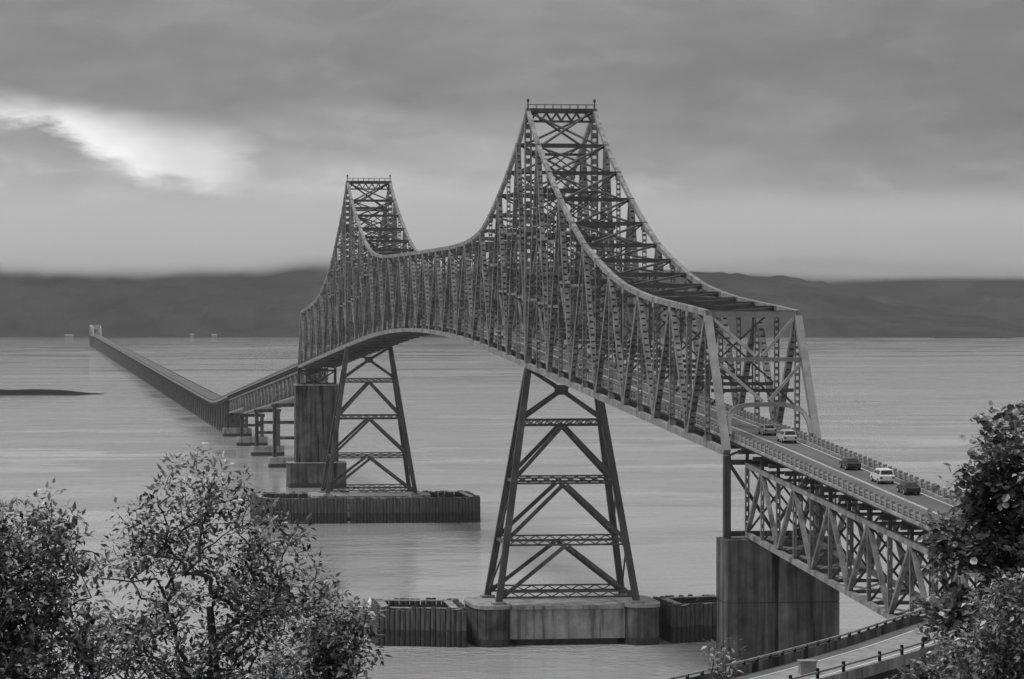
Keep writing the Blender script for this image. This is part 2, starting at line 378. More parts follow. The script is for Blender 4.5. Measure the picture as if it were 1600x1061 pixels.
def lane_lines(parent, Y0, Y1):
    for x, w in ((-.13, .12), (.13, .12), (-3.7, .16), (3.7, .16)):
        k = max(1, int((Y1 - Y0) / 8)); b = MB()
        b.strip([[(x - w / 2, y, zroad(y) + .006), (x + w / 2, y, zroad(y) + .006)] for y in [Y0 + (Y1 - Y0) * i / k for i in range(k + 1)]])
        b.build('lane_line', 'road_paint', parent)
def railing(Y0, Y1, parent, posts=True, x=4.72, stepmul=1.0):
    """concrete curb with a post-and-rail parapet on both edges"""
    for s in (-1, 1):
        a, c = sorted((s * (x - .36), s * (x + .36)))
        slab('curb', Y0, Y1, a, c, .26, -.05, 'concrete_pale', parent)
        a, c = sorted((s * (x - .10), s * (x + .10)))
        r = slab('railing', Y0, Y1, a, c, 1.0, .78, 'rail_paint', parent)
        slab('middle_rail', Y0, Y1, a + .03, c - .03, .64, .46, 'rail_paint', r)
        n = int((Y1 - Y0) / (2.5 * stepmul)); pm = MB(); pm.box(-.19, .19, -.30, .30, .24, 1.3); pme = None
        if posts:
            pme = pm.mesh('railing_post', 'post_paint')
            for i in range(n):
                y = Y0 + (i + .5) * (Y1 - Y0) / n; link('railing_post', pme, parent, (s * x, y, zroad(y)))
        else:
            pj = MB()
            for i in range(n):
                y = Y0 + (i + .5) * (Y1 - Y0) / n; z = zroad(y); pj.box(s * x - .19, s * x + .19, y - .3, y + .3, z + .24, z + 1.3)
            kind(pj.build('railing_posts', 'post_paint', r), 'stuff')

def node(i): return i * PAN
BR = thing('cantilever_bridge', 'long grey steel cantilever truss bridge with two peaked towers over the water', 'bridge', (0, 0, 29.7))
gb = MB(); gb.box(-.44, .44, -.85, .85, -.8, .7); GUS = gb.mesh('gusset_plate', 'steel')
for s in (-1, 1):
    X = s * HX
    b = MB()                                                    # top chord
    for i in range(1, 55):
        y0, y1 = node(i), node(i + 1); b.bar((X, y0, ztop(y0)), (X, y1, ztop(y1)), .76, .8)
    c = b.build('top_chord', 'chord_steel_lit', BR)
    for i in range(1, 56): y = node(i); link('gusset_plate', GUS, BR, (X, y, ztop(y) - .36))
    b = MB()                                                    # bottom chord
    for i in range(56):
        y0, y1 = node(i), node(i + 1); b.bar((X, y0, zbase(y0)), (X, y1, zbase(y1)), .8, .95)
    c = b.build('bottom_chord', 'chord_steel_lit', BR)
    for i in range(1, 56): y = node(i); link('gusset_plate', GUS, BR, (X, y, zbase(y) + .44))
    for i in range(1, 56):                                      # posts and hangers
        y = node(i); z0, z1 = zbase(y) + .55, ztop(y) - .5; b = MB()
        if i in (14, 42): b.laced((X, y, z0), (X, y, z1), 1.25, 1.5, 1.6, .6)
        else: b.laced((X, y, z0), (X, y, z1), .72, .5, .95, .45, .12)
        b.build('vertical_post', 'steel', BR)
    for i in range(56):                                         # diagonals; the first and last are the end posts
        y0, y1 = node(i), node(i + 1)
        p0, p1 = ((X, y0, zbase(y0)), (X, y1, ztop(y1))) if i % 2 == 0 else ((X, y0, ztop(y0)), (X, y1, zbase(y1)))
        b = MB()
        if i in (0, 55): b.bar(p0, p1, 1.0, 1.0); nm = 'end_post'
        else:
            nm = 'diagonal'
            b.laced(p0, p1, .86, .82, 1.2, .74, .12)
        b.build(nm, 'steel_pale' if nm == 'end_post' else 'steel', BR)
    for i in list(range(8, 20)) + list(range(36, 48)):          # sub-struts inside the deep panels at the towers
        y0, y1 = node(i), node(i + 1)
        h0, h1 = ztop(y0) - zbase(y0), ztop(y1) - zbase(y1)
        if max(h0, h1) < 25: continue
        b = MB(); lv = [.5] if max(h0, h1) < 36 else [.36, .7]
        zb0, zb1 = zbase(y0), zbase(y1)
        for k in range(len(lv)):
            za = max(zb0, zb1) + 48 * lv[k] * .72
            if za > min(ztop(y0), ztop(y1)) - 3: continue
            b.bar((X, y0, za), (X, y1, za), .5, .5)
            lowY, hiY = (y0, y1) if i % 2 == 1 else (y1, y0)
            b.bar((X, lowY, za), (X, (y0 + y1) / 2, za - 7), .4, .4)
        if b.v: b.build('sub_strut', 'steel', BR)
# transverse frames
for i in range(1, 56):
    y = node(i); zt, zc = ztop(y), zroad(y) + 6.2
    b = MB(); h = zt - zc; n = max(1, round(h / 9.0)); xe = HX - .55
    for k in range(n + 1):
        z = zc + h * k / n
        if k < n:
            b.laced((-xe, y, z), (xe, y, z), .5, .5) if False else b.bar((-xe, y, z), (xe, y, z), .38, .5, (0, 1, 0))
            z2 = zc + h * (k + 1) / n
            if i % 2 and h < 24:
                b.bar((0, y, z), (0, y, z2), .2, .2)
                continue
            b.bar((-xe, y + .06, z + .2), (xe, y + .06, z2 - .2), .22, .24, (0, 1, 0)); b.bar((xe, y - .28, z + .2), (-xe, y - .28, z2 - .2), .22, .24, (0, 1, 0))
        else: b.bar((-xe, y, z), (xe, y, z), .5, .7, (0, 1, 0))
    for s in (-1, 1): b.bar((s * xe, y, zc - 2.0), (s * (xe - 2.0), y, zc), .3, .3, (0, 1, 0))
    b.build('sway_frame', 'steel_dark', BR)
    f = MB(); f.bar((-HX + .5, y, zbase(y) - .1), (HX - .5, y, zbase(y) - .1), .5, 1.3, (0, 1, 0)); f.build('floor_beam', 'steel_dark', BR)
for i in range(1, 55):
    y0, y1 = node(i), node(i + 1); b = MB(); xe = HX - .5
    b.bar((-xe, y0, ztop(y0)), (xe, y1, ztop(y1)), .34, .3); b.bar((xe, y0, ztop(y0) - .32), (-xe, y1, ztop(y1) - .32), .34, .3)
    b.build('top_lateral', 'tower_steel', BR)  # darker steel than the outer members, interior shade put into the colour
for i in range(0, 56, 2):
    y0, y1 = node(i), node(i + 2); b = MB(); xe = HX - .5
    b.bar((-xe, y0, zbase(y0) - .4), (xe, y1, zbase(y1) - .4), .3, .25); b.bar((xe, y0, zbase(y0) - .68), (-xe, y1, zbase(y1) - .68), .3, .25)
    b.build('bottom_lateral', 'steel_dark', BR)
for x in (-3.6, -1.2, 1.2, 3.6):
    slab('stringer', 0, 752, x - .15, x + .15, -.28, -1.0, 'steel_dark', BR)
rd = slab('roadway', 0, 752, -4.45, 4.45, 0, -.26, 'asphalt', BR); lane_lines(rd, .01, 751.9)
railing(0.02, 751.98, BR, posts=False)
# portal of the near and far ends, in the plane of the inclined end posts
for end in (0, 1):
    y0, y1 = (0, PAN) if end == 0 else (752, 752 - PAN)
    A = Vector((0, y0, zbase(y0))); B = Vector((0, y1, ztop(y1)))
    def pp(x, t): p = A.lerp(B, t); return Vector((x, p.y, p.z))
    b = MB(); xe = HX - .6
    b.bar(pp(-HX, .99), pp(HX, .99), .9, .85, (0, 1, 0))
    c = b.build('portal_strut', 'steel_pale', BR)
    b = MB(); b.bar(pp(-xe, .66), pp(xe, .66), .5, .55, (0, 1, 0)); b.build('portal_strut', 'steel_pale', BR)
    b = MB()
    for s in (-1, 1):
        b.bar(pp(s * xe, .965), pp(s * .4, .68), .42, .42, (0, 1, 0)); b.bar(pp(s * xe, .63), pp(s * .5, .36), .42, .42, (0, 1, 0))
    b.build('portal_brace', 'steel_pale', BR)
    pts = []
    for k in range(25):
        a = math.pi * k / 24; cs, sn = math.cos(a), math.sin(a)
        pts.append(pp(-math.copysign(abs(cs) ** .55, cs) * (xe - .1), .12 + .215 * abs(sn) ** .62))
    b = MB()
    for p, q in zip(pts, pts[1:]): b.bar(p, q, .5, .62, (0, 1, 0))
    b.build('portal_arch', 'steel_pale', BR)
# tower tops: cross strut, handrail and beacons
for i in (14, 42):
    y = node(i); z = ztop(y); b = MB()
    b.bar((-HX - .4, y, z + .1), (HX + .4, y, z + .1), 1.5, .9, (0, 1, 0)); c = b.build('tower_cap', 'tower_steel', BR)
    for yy in (y - .72, y + .72):
        b = MB(); b.bar((-HX + .55, yy, z - 1.9), (HX - .55, yy, z - 1.9), .3, .35, (0, 1, 0))
        for k in range(12):
            xa = -HX + .6 + k * (2 * HX - 1.2) / 12; xb = xa + (2 * HX - 1.2) / 12
            b.bar((xa, yy, z - .35 if k % 2 else z - 1.75), (xb, yy, z - 1.75 if k % 2 else z - .35), .16, .2, (0, 1, 0))
        b.build('cap_lacing', 'tower_steel', c)
    b = MB()
    for yy in (y - .6, y + .6):
        b.bar((-HX - .3, yy, z + 1.3), (HX + .3, yy, z + 1.3), .1, .1)
        for k in range(9): b.bar((-HX + k * HX / 4, yy, z + .5), (-HX + k * HX / 4, yy, z + 1.3), .1, .1)
    b.build('handrail', 'steel', c)
    for s in (-1, 1):
        b = MB(); b.tube([(s * HX, y, z + .5), (s * HX, y, z + 1.6), (s * HX, y, z + 2.0), (s * HX, y, z + 2.4)], [.1, .1, .28, .2], 8); b.build('beacon', 'steel_dark', c)
# columns under the ends of the truss
for (Y, zp) in ((0.0, 29.7), (752.0, 33.4)):
    for s in (-1, 1):
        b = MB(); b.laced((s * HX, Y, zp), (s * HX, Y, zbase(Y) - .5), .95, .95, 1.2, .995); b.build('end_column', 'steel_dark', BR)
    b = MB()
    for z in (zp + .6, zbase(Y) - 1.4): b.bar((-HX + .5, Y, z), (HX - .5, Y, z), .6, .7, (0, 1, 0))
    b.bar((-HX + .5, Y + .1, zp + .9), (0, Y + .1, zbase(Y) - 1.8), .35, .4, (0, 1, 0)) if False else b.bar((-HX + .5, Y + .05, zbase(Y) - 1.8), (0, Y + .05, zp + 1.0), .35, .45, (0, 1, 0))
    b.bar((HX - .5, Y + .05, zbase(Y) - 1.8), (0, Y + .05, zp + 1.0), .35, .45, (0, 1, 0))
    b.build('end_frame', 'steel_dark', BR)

# ------------------------------------------------------------------ steel towers under the truss
def tower(Y, label):
    zt = zbase(Y) - .55; zb0 = 5.6
    T = thing('steel_tower', label, 'bridge tower', (0, Y, zb0), 'steel towers carrying the cantilever truss')
    def leg(s, k, z):
        t = (zt - z) / (zt - zb0); return Vector((s * (HX + .0 + 6.7 * t), Y + k * (0.45 + 7.7 * t), z))
    for s in (-1, 1):
        for k in (-1, 1):
            b = MB(); b.laced(leg(s, k, zb0), leg(s, k, zt), 1.25, .85, 2.0, .995)
            b.build('leg', 'tower_steel', T)
        for z in (39.1, 28.2, 16.7):                             # links between the two legs of a pair
            b = MB(); b.bar(leg(s, -1, z), leg(s, 1, z), .6, .6); b.bar(leg(s, -1, z - .5), leg(s, 1, z - 10.5), .3, .3); b.build('leg_link', 'tower_steel', T)
    for k in (-1, 1):
        for z in (39.1, 28.2, 16.7, 7.0):
            p, q = leg(-1, k, z), leg(1, k, z); b = MB()
            b.bar(p + Vector((.5, 0, .55)), q + Vector((-.5, 0, .55)), .45, .28, (0, 1, 0)); b.bar(p + Vector((.5, 0, -.45)), q + Vector((-.5, 0, -.45)), .45, .34, (0, 1, 0))
            n = 16
            for i in range(n):
                a_ = p.lerp(q, (i + .1 + .8 * (i % 2 * 0)) / n * .96 + .02); c_ = p.lerp(q, (i + 1) / n * .96 + .02)
                up, dn = Vector((0, 0, .45)), Vector((0, 0, -.3))
                b.bar(a_ + (up if i % 2 else dn), c_ + (dn if i % 2 else up), .2, .2, (0, 1, 0))
            b.build('strut', 'tower_steel', T)
        for zu, zl in ((38.4, 29.2), (27.5, 17.7), (16.0, 6.6)):
            m = (leg(-1, k, zu) + leg(1, k, zu)) / 2
            for s in (-1, 1):
                b = MB(); b.bar(m + Vector((s * .3, 0, 0)), leg(s, k, zl) + Vector((-s * .5, 0, 0)), .55, .72, (0, 1, 0)); b.build('brace', 'tower_steel', T)
        c = Vector((0, Y + k * 1.2, 45.3))
        for s in (-1, 1):
            b = MB(); b.bar(leg(s, k, zt - .3) + Vector((-s * .5, 0, 0)), c, .5, .66, (0, 1, 0)); b.bar(c + Vector((0, k * .03, 0)), leg(s, k, 40.2) + Vector((-s * .5, 0, 0)), .5, .66, (0, 1, 0)); b.build('brace', 'tower_steel', T)
        b = MB(); b.box(-1.1, 1.1, c.y - .36, c.y + .36, c.z - .9, c.z + .9); b.build('gusset_plate', 'tower_steel', T)
    return T
tower(node(14), 'near splayed steel bridge tower with K bracing standing on a pale concrete pier')
tower(node(42), 'far splayed steel bridge tower standing behind the long timber fender')

# ------------------------------------------------------------------ concrete piers
def rbox(b, x0, x1, y0, y1, z0, z1, r):
    pts = [(x0 + r, y0), (x1 - r, y0), (x1, y0 + r), (x1, y1 - r), (x1 - r, y1), (x0 + r, y1), (x0, y1 - r), (x0, y0 + r)]
    b.strip([[(x, y, z) for x, y in pts] for z in (z0, z1)], closed=True)
def big_pier(Y, x0, x1, hy, ztop_, lifts, label, foot=None):
    P = thing('concrete_pier', label, 'bridge pier', ((x0 + x1) / 2, Y, -3.3))
    zs = [-3.3 if not foot else foot] + lifts + [ztop_]
    for a, c in zip(zs, zs[1:]):
        b = MB(); rbox(b, x0, x1, Y - hy, Y + hy, a + .05, c - .05, .25)
        rbox(b, x0 + .12, x1 - .12, Y - hy + .12, Y + hy - .12, a - .05, a + .06, .25)
        b.build('pier_lift', 'concrete', P)
    if foot:
        b = MB(); rbox(b, x0 - 2.6, x1 + 2.6, Y - hy - 2.5, Y + hy + 2.5, -3.3, foot - .3, .5); f = b.build('footing', 'concrete', P)
        b = MB(); rbox(b, x0 - 2.66, x1 + 2.66, Y - hy - 2.56, Y + hy + 2.56, -3.35, -.9, .5); b.build('tide_band', 'wet_timber', P)
        b = MB(); rbox(b, x0 - 2.8, x1 + 2.8, Y - hy - 2.7, Y + hy + 2.7, foot - .3, foot - .06, .5); b.build('footing_cap', 'concrete_pale', P)
    return P
big_pier(0, -7.2, 8.5, 3.4, 29.7, [10, 21.2], 'massive dark streaked concrete pier under the near end of the truss')
fp = big_pier(752, -7.9, 7.3, 3.6, 33.4, [20.0], 'tall streaked concrete pier beyond the far steel tower', foot=6.4)
b = MB(); rbox(b, -8.3, 7.7, 748.1, 755.9, 33.35, 33.9, .25); b.build('pier_cap', 'concrete_pale', fp)
def tower_pier(Y, label):
    P = thing('tower_pier', label, 'bridge pier', (0, Y, -3.3))
    for s in (-1, 1):
        b = MB(); n = 10; xs = s * 14.2; pts = []
        for k in range(28):
            a = 2 * math.pi * k / 28; ca, sa = math.cos(a), math.sin(a)
            pts.append((xs + 3.7 * math.copysign(abs(ca) ** .6, ca), Y + 10.6 * math.copysign(abs(sa) ** .6, sa)))
        b.strip([[(x, y, z) for x, y in pts] for z in (-3.3, 4.6)], closed=True); b.build('pier_shaft', 'concrete', P)
        b = MB(); b.strip([[(xs + (x - xs) * 1.008, Y + (y - Y) * 1.003, z) for x, y in pts] for z in (-3.4, -1.1)], closed=True); b.build('tide_band', 'wet_timber', P)
        b = MB(); b.strip([[(xs + (x - xs) * 1.05, Y + (y - Y) * 1.03, z) for x, y in pts] for z in (4.58, 5.25)], closed=True); b.build('shaft_cap', 'concrete_pale', P)
        for k in (-1, 1):
            b = MB(); b.box(s * 13.1 - 1.3, s * 13.1 + 1.3, Y + k * 8.1 - 1.3, Y + k * 8.1 + 1.3, 5.2, 5.75); b.build('bearing_block', 'concrete_pale', P)
    b = MB(); b.box(-10.9, 10.9, Y - 8.0, Y + 8.0, -1.3, 4.3); b.build('web_wall', 'concrete_pale', P)
    b = MB(); b.box(-10.7, 10.7, Y - 8.35, Y + 8.35, 4.28, 5.0); b.build('web_cap', 'concrete_pale', P)
    b = MB(); b.box(-9.6, 9.6, Y - 7.2, Y + 7.2, -3.3, -1.28); b.build('web_footing', 'wet_timber', P)
    return P
tower_pier(188, 'pale concrete dumbbell pier under the near steel tower, rising from the water')
tower_pier(564, 'low concrete pier under the far steel tower, behind the long fender')

# ------------------------------------------------------------------ timber fenders
def fender(name, poly, top, label, closed=True):
    """piles driven side by side round a ring walkway; poly = corner points (x, y)"""
    cx = sum(p[0] for p in poly) / len(poly); cyy = sum(p[1] for p in poly) / len(poly)
    F = thing(name, label, 'fender', (cx, cyy, -3.4), 'timber fenders round the tower piers')
    pm = MB(); pm.tube([(0, 0, -3.4), (0, 0, .7)], [.52, .52], 7, 1, cap=False); pm.tube([(0, 0, .7), (0, 0, top - .1), (0, 0, top)], [.52, .5, .40], 7, 0)
    short = MB(); short.tube([(0, 0, -3.4), (0, 0, .7)], [.50, .50], 7, 1, cap=False); short.tube([(0, 0, .7), (0, 0, top - .65), (0, 0, top - .5)], [.50, .48, .40], 7, 0)
    mm = [pm.mesh('pile', ['timber', 'wet_timber']), short.mesh('pile', ['timber', 'wet_timber'])]
    seg = list(zip(poly, poly[1:] + poly[:1])) if closed else list(zip(poly, poly[1:]))
    for (xa, ya), (xb, yb) in seg:
        L = math.hypot(xb - xa, yb - ya); n = max(1, int(L / .96))
        for i in range(n):
            t = i / n
            if rng.random() < .006: continue
            po = link('pile', mm[rng.random() < .35], F, (xa + (xb - xa) * t + rng.uniform(-.05, .05), ya + (yb - ya) * t + rng.uniform(-.1, .1), rng.uniform(-.2, .08))); po.rotation_euler = (rng.uniform(-.012, .012), rng.uniform(-.012, .012), rng.uniform(0, 6))
        m_ = Vector((cx, cyy, 0)); nrm = Vector((yb - ya, xa - xb, 0)).normalized()
        if (Vector(((xa + xb) / 2, (ya + yb) / 2, 0)) - m_).dot(nrm) < 0: nrm = -nrm
        for z in (top - 1.5, 1.2):
            b = MB(); off = nrm * -.72; b.bar((xa + off.x, ya + off.y, z), (xb + off.x, yb + off.y, z), .4, .45, nrm); b.build('wale', 'timber', F)
        inn = nrm * -1.6; b = MB(); b.bar((xa + inn.x, ya + inn.y, top - .35), (xb + inn.x, yb + inn.y, top - .35), 1.5, .16, nrm); b.build('walkway', 'concrete_pale', F)
    return F
fender('timber_fender', [(-35.5, 184), (-19.8, 178.5), (-19.2, 192), (-19.0, 200), (-35, 203)], 4.9, 'timber pile fender left of the near tower pier')
fender('timber_fender', [(20.5, 181), (38, 187), (38, 204), (20.0, 200)], 4.9, 'timber pile fender right of the near tower pier, beside the streaked concrete pier')
fender('timber_fender', [(-34, 556), (-30, 546.5), (29.3, 546.5), (31.2, 549), (31.2, 582), (-34, 580)], 5.1, 'long timber pile fender in front of the far steel tower')

# ------------------------------------------------------------------ deck truss approach spans
def approach(Y0, Y1, n, label, depth=9.4, hx=3.7, dz=-2.9, posts=False, top_m='steel'):
    ym = (Y0 + Y1) / 2
    A = thing('approach_span', label, 'bridge span', (0, ym, zroad(ym)), 'deck truss spans of the approaches')
    zt = lambda y: zroad(y) + dz
    def dep(y): return depth
    ys = [Y0 + (Y1 - Y0) * i / n for i in range(n + 1)]
    for s in (-1, 1):
        X = s * hx
        for nm, f in (('top_chord', lambda y: zt(y)), ('bottom_chord', lambda y: zt(y) - dep(y))):
            b = MB()
            for a, c in zip(ys, ys[1:]): b.bar((X, a, f(a)), (X, c, f(c)), .62, .66)
            b.build(nm, 'chord_steel_lit', A)
        for i, y in enumerate(ys):
            b = MB(); b.laced((X, y, zt(y) - dep(y) + .3), (X, y, zt(y) - .3), .55, .5, 1.2, .55); b.build('vertical_post', 'steel', A)
            b = MB(); b.bar((X, y, zt(y) + .3), (X, y, zt(y) + 1.5), .4, .4); b.build('deck_post', 'steel_dark', A)
        for i, (a, c) in enumerate(zip(ys, ys[1:])):
            m = (a + c) / 2; b = MB()
            b.bar((X, a, zt(a) - dep(a)), (X, m, zt(m)), .55, .55); b.build('diagonal', 'steel', A)
            b = MB(); b.bar((X, m, zt(m)), (X, c, zt(c) - dep(c)), .55, .55); b.build('diagonal', 'steel', A)
            b = MB(); b.laced((X, m, zt(m) - dep(m) + .3), (X, m, zt(m) - .3), .45, .4, 1.2, .5); b.build('vertical_post', 'steel', A)
            b = MB(); b.bar((X, m, zt(m) + .3), (X, m, zt(m) + 1.5), .4, .4); b.build('deck_post', 'steel_dark', A)
    allY = sorted(ys + [(a + c) / 2 for a, c in zip(ys, ys[1:])])
    for y in allY:
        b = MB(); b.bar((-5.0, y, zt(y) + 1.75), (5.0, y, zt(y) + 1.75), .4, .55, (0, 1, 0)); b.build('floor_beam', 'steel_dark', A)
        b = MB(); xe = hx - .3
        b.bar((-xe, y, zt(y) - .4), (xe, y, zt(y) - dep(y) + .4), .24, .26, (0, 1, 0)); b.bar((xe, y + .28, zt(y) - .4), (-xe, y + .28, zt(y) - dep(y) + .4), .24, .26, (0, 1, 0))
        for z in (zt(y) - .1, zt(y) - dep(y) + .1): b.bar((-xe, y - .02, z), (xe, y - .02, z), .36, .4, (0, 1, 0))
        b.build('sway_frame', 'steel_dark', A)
    for a, c in zip(allY, allY[1:]):
        b = MB(); xe = hx - .25
        b.bar((-xe, a, zt(a) - dep(a)), (xe, c, zt(c) - dep(c)), .26, .2); b.bar((xe, a, zt(a) - dep(a) - .22), (-xe, c, zt(c) - dep(c) - .22), .26, .2); b.build('bottom_lateral', 'steel_pale', A)
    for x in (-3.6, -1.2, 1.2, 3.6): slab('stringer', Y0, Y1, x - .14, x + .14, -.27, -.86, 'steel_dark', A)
    r = slab('roadway', Y0 + .03, Y1 - .03, -4.45, 4.45, 0, -.26, 'asphalt', A); lane_lines(r, Y0 + .05, Y1 - .05)
    railing(Y0 + .05, Y1 - .05, A, posts=posts, stepmul=1.0)
    return A
approach(-98, -.6, 5, 'deck truss approach span with a post railing in front of the near concrete pier', posts=True)
approach(-200, -98.2, 5, 'deck truss approach span disappearing behind the right tree', posts=False)
FAR = [752.6, 901, 1010, 1115, 1230]
for a, c, n, w in zip(FAR, FAR[1:], (7, 5, 5, 6), ('nearest the tall far concrete pier', 'second beyond the tall far pier', 'third beyond the tall far pier', 'lowest and farthest before the trestle')):
    approach(a, c - .2, n, 'dark deck truss approach span, ' + w, dz=-1.9, depth=8.6 if a < 1100 else 6.2)
def bent(Y, ztop_, label, zb0=-3.3, colw=1.5, xs=4.6, group='concrete bents of the far approach', foot=True, ties=3):
    P = thing('concrete_bent', label, 'bridge pier', (0, Y, zb0), group)
    for s in (-1, 1):
        b = MB(); rbox(b, s * xs - colw / 2, s * xs + colw / 2, Y - colw * .6, Y + colw * .6, zb0, ztop_ - 1.3, .2); b.build('column', 'concrete', P)
    b = MB(); b.box(-xs - 1.2, xs + 1.2, Y - 1.1, Y + 1.1, ztop_ - 1.32, ztop_); b.build('cap_beam', 'concrete', P)
    lo = 3.0 if foot else zb0 + 2
    for k in range(1, ties):
        z = lo + (ztop_ - 1.3 - lo) * k / ties; b = MB(); b.box(-xs + colw / 2 - .03, xs - colw / 2 + .03, Y - .6, Y + .6, z - .6, z + .6); b.build('tie_beam', 'concrete', P)
    if foot:
        b = MB(); rbox(b, -xs - 2.4, xs + 2.4, Y - 3.2, Y + 3.2, -3.3, 1.6, .8); b.build('footing', 'concrete_pale', P)
        b = MB(); rbox(b, -xs - 2.5, xs + 2.5, Y - 3.3, Y + 3.3, -3.3, -1.0, .8); b.build('tide_band', 'wet_timber', P)
    return P
for Y, d, w in ((901, 8.6, 'first beyond the tall far concrete pier'), (1010, 8.6, 'second beyond the tall far concrete pier'), (1115, 8.6, 'third beyond the tall far concrete pier'), (1230, 6.2, 'last and lowest before the trestle')):
    bent(Y, zroad(Y) - 1.9 - d - .45, 'two-column concrete bent on a footing in the water, ' + w, ties=3 if Y < 1100 else 2)
bent(-98.1, zroad(-98) - 2.9 - 9.4 - .4, 'concrete column bent under the near approach, beside the right tree', zb0=gz((0, -98, 0)), group='bents of the near approach', foot=False, colw=2.2)
bent(-199, zroad(-199) - 2.9 - 9.4 - .4, 'concrete column bent under the near approach, hidden in the right tree', zb0=gz((0, -199, 0)), group='bents of the near approach', foot=False, colw=2.2)

# ------------------------------------------------------------------ long low trestle and the far through-truss spans
T = thing('trestle', 'long low trestle roadway on pile bents running to the far shore', 'trestle', (0, 1230, WATER))
r = slab('roadway', 1230.2, 5240, -4.3, 4.3, 0, -.35, 'asphalt', T, 16)
for x in (-3.6, -1.2, 1.2, 3.6): slab('girder', 1230.2, 5240, x - .35, x + .35, -.34, -1.7, 'shaded_concrete', T, 16)
for s in (-1, 1):
    a, c = sorted((s * 4.0, s * 4.9)); slab('curb', 1230.2, 5240, a, c, .35, -.6, 'concrete_pale', T, 16)
    a, c = sorted((s * 4.5, s * 4.75)); slab('parapet', 1230.2, 5240, a, c, 1.05, .34, 'shaded_concrete', T, 16)
y = 1254.0
while y < 5230:
    b = MB(); z = zroad(y) - 1.69
    b.box(-5.2, 5.2, y - .7, y + .7, z - 1.2, z)
    for x in (-4.4, -2.2, 0, 2.2, 4.4): b.tube([(x * 1.08, y, -3.3), (x, y, z - 1.15)], [.5, .5], 6, 0, cap=False)
    b.build('pile_bent', 'shaded_concrete', T); y += 24.4
for k in range(3):
    Ya = 4905 + 112 * k; Yb = Ya + 110; zf = lambda y: zroad(y)
    S = thing('through_truss_span', ('pale arched through-truss span at the far end of the trestle, nearest', 'pale arched through-truss span at the far end of the trestle, middle one', 'pale arched through-truss span at the far end of the trestle, last one')[k], 'bridge span', (0, Ya, zf(Ya)), 'through-truss spans by the far shore')
    n = 8
    def tz(i): return zf(Ya) + (0 if i in (0, n) else 8 + 6.5 * math.sin(math.pi * i / n))
    for s in (-1, 1):
        b = MB()
        for i in range(n): b.bar((s * 6, Ya + 110 * i / n, tz(i)), (s * 6, Ya + 110 * (i + 1) / n, tz(i + 1)), 1.5, 1.3)
        b.build('top_chord', 'span_paint', S)
        for i in range(1, n):
            b = MB(); yv = Ya + 110 * i / n; b.bar((s * 6, yv, zf(yv) - .5), (s * 6, yv, tz(i)), .8, .8); b.build('vertical_post', 'steel_pale', S)
        b = MB(); b.bar((s * 6, Ya, zf(Ya) - .8), (s * 6, Yb, zf(Yb) - .8), 1, 1.2); b.build('bottom_chord', 'steel_pale', S)
    for i in range(1, n):
        b = MB(); yv = Ya + 110 * i / n; b.bar((-6, yv, tz(i)), (6, yv, tz(i)), .8, 1.2, (0, 1, 0)); b.build('top_strut', 'span_paint', S)
    if k:
        pass
    for yv in (Ya, Yb):
        b = MB(); b.box(-6.5, 6.5, yv - 1.2 + (1.3 if yv == Ya else -1.3), yv + 1.2 + (1.3 if yv == Ya else -1.3), -3.3, zf(yv) - 2.0); b.build('pier_wall', 'concrete', S)

# houses on the far shore
def house(px, depth, w, d, h, label, rot=0.0):
    p = ground_at((px - 800) / FPX * depth, depth); H = thing('shore_house', label, 'house', (p.x, p.y, .2), 'white houses along the far shore')
    x, y = p.x, p.y
    b = MB(); b.box(x - w / 2, x + w / 2, y - d / 2, y + d / 2, -2.8, h); b.build('wall', 'house_wall', H)
    b = MB(); hw, hd = w / 2 + .5, d / 2 + .5
    b.add([(x - hw, y - hd, h), (x + hw, y - hd, h), (x + hw, y + hd, h), (x - hw, y + hd, h), (x - hw, y, h + 3), (x + hw, y, h + 3)], [(0, 1, 5, 4), (2, 3, 4, 5), (0, 4, 3), (1, 2, 5), (3, 2, 1, 0)]); b.build('roof', 'house_roof', H)
    for k in range(3):
        b = MB(); xx = x - w / 2 + w * (k + .5) / 3; b.box(xx - .8, xx + .8, y - d / 2 - .06, y - d / 2 + .02, h * .45, h * .8); b.build('window', 'car_glass', H)
house(300, 7130, 8, 8, 2.6, 'small white house on the far shore, left one of the pair')
house(335, 7130, 11, 8, 2.0, 'long white house on the far shore, right one of the pair')
house(108, 7120, 18, 9, 1.6, 'long pale shed on the far shore, just left of the arched truss spans')

# ------------------------------------------------------------------ curved ramp, lower right
RP = [(-14, 205), (2, 232), (16.5, 259), (26.8, 280), (33.8, 296.5), (39.3, 308.7), (45.8, 322), (54, 340), (64, 362)]
def catmull(P, n):
    out = []
    for i in range(len(P) - 1):
        p0, p1, p2, p3 = (Vector(P[max(i - 1, 0)]), Vector(P[i]), Vector(P[i + 1]), Vector(P[min(i + 2, len(P) - 1)]))
        for k in range(n):
            t = k / n; out.append(.5 * ((2 * p1) + (p2 - p0) * t + (2 * p0 - 5 * p1 + 4 * p2 - p3) * t * t + (3 * p1 - p0 - 3 * p2 + p3) * t ** 3))
    out.append(Vector(P[-1])); return out
RC = catmull(RP, 8)
RZ = [32.6 + 1.2 * i / (len(RC) - 1) for i in range(len(RC))]
def ramp_off(i, o):
    a = RC[max(i - 1, 0)]; c = RC[min(i + 1, len(RC) - 1)]; t = (c - a).normalized(); n = Vector((t.y, -t.x))   # towards the viewer side
    q = RC[i] + n * o; p = ground_at(q.x, q.y); return Vector((p.x, p.y, RZ[i]))
RM = thing('curved_ramp', 'curved concrete ramp road with post parapets at the lower right', 'ramp', ramp_off(30, 3.5) * 1.0)
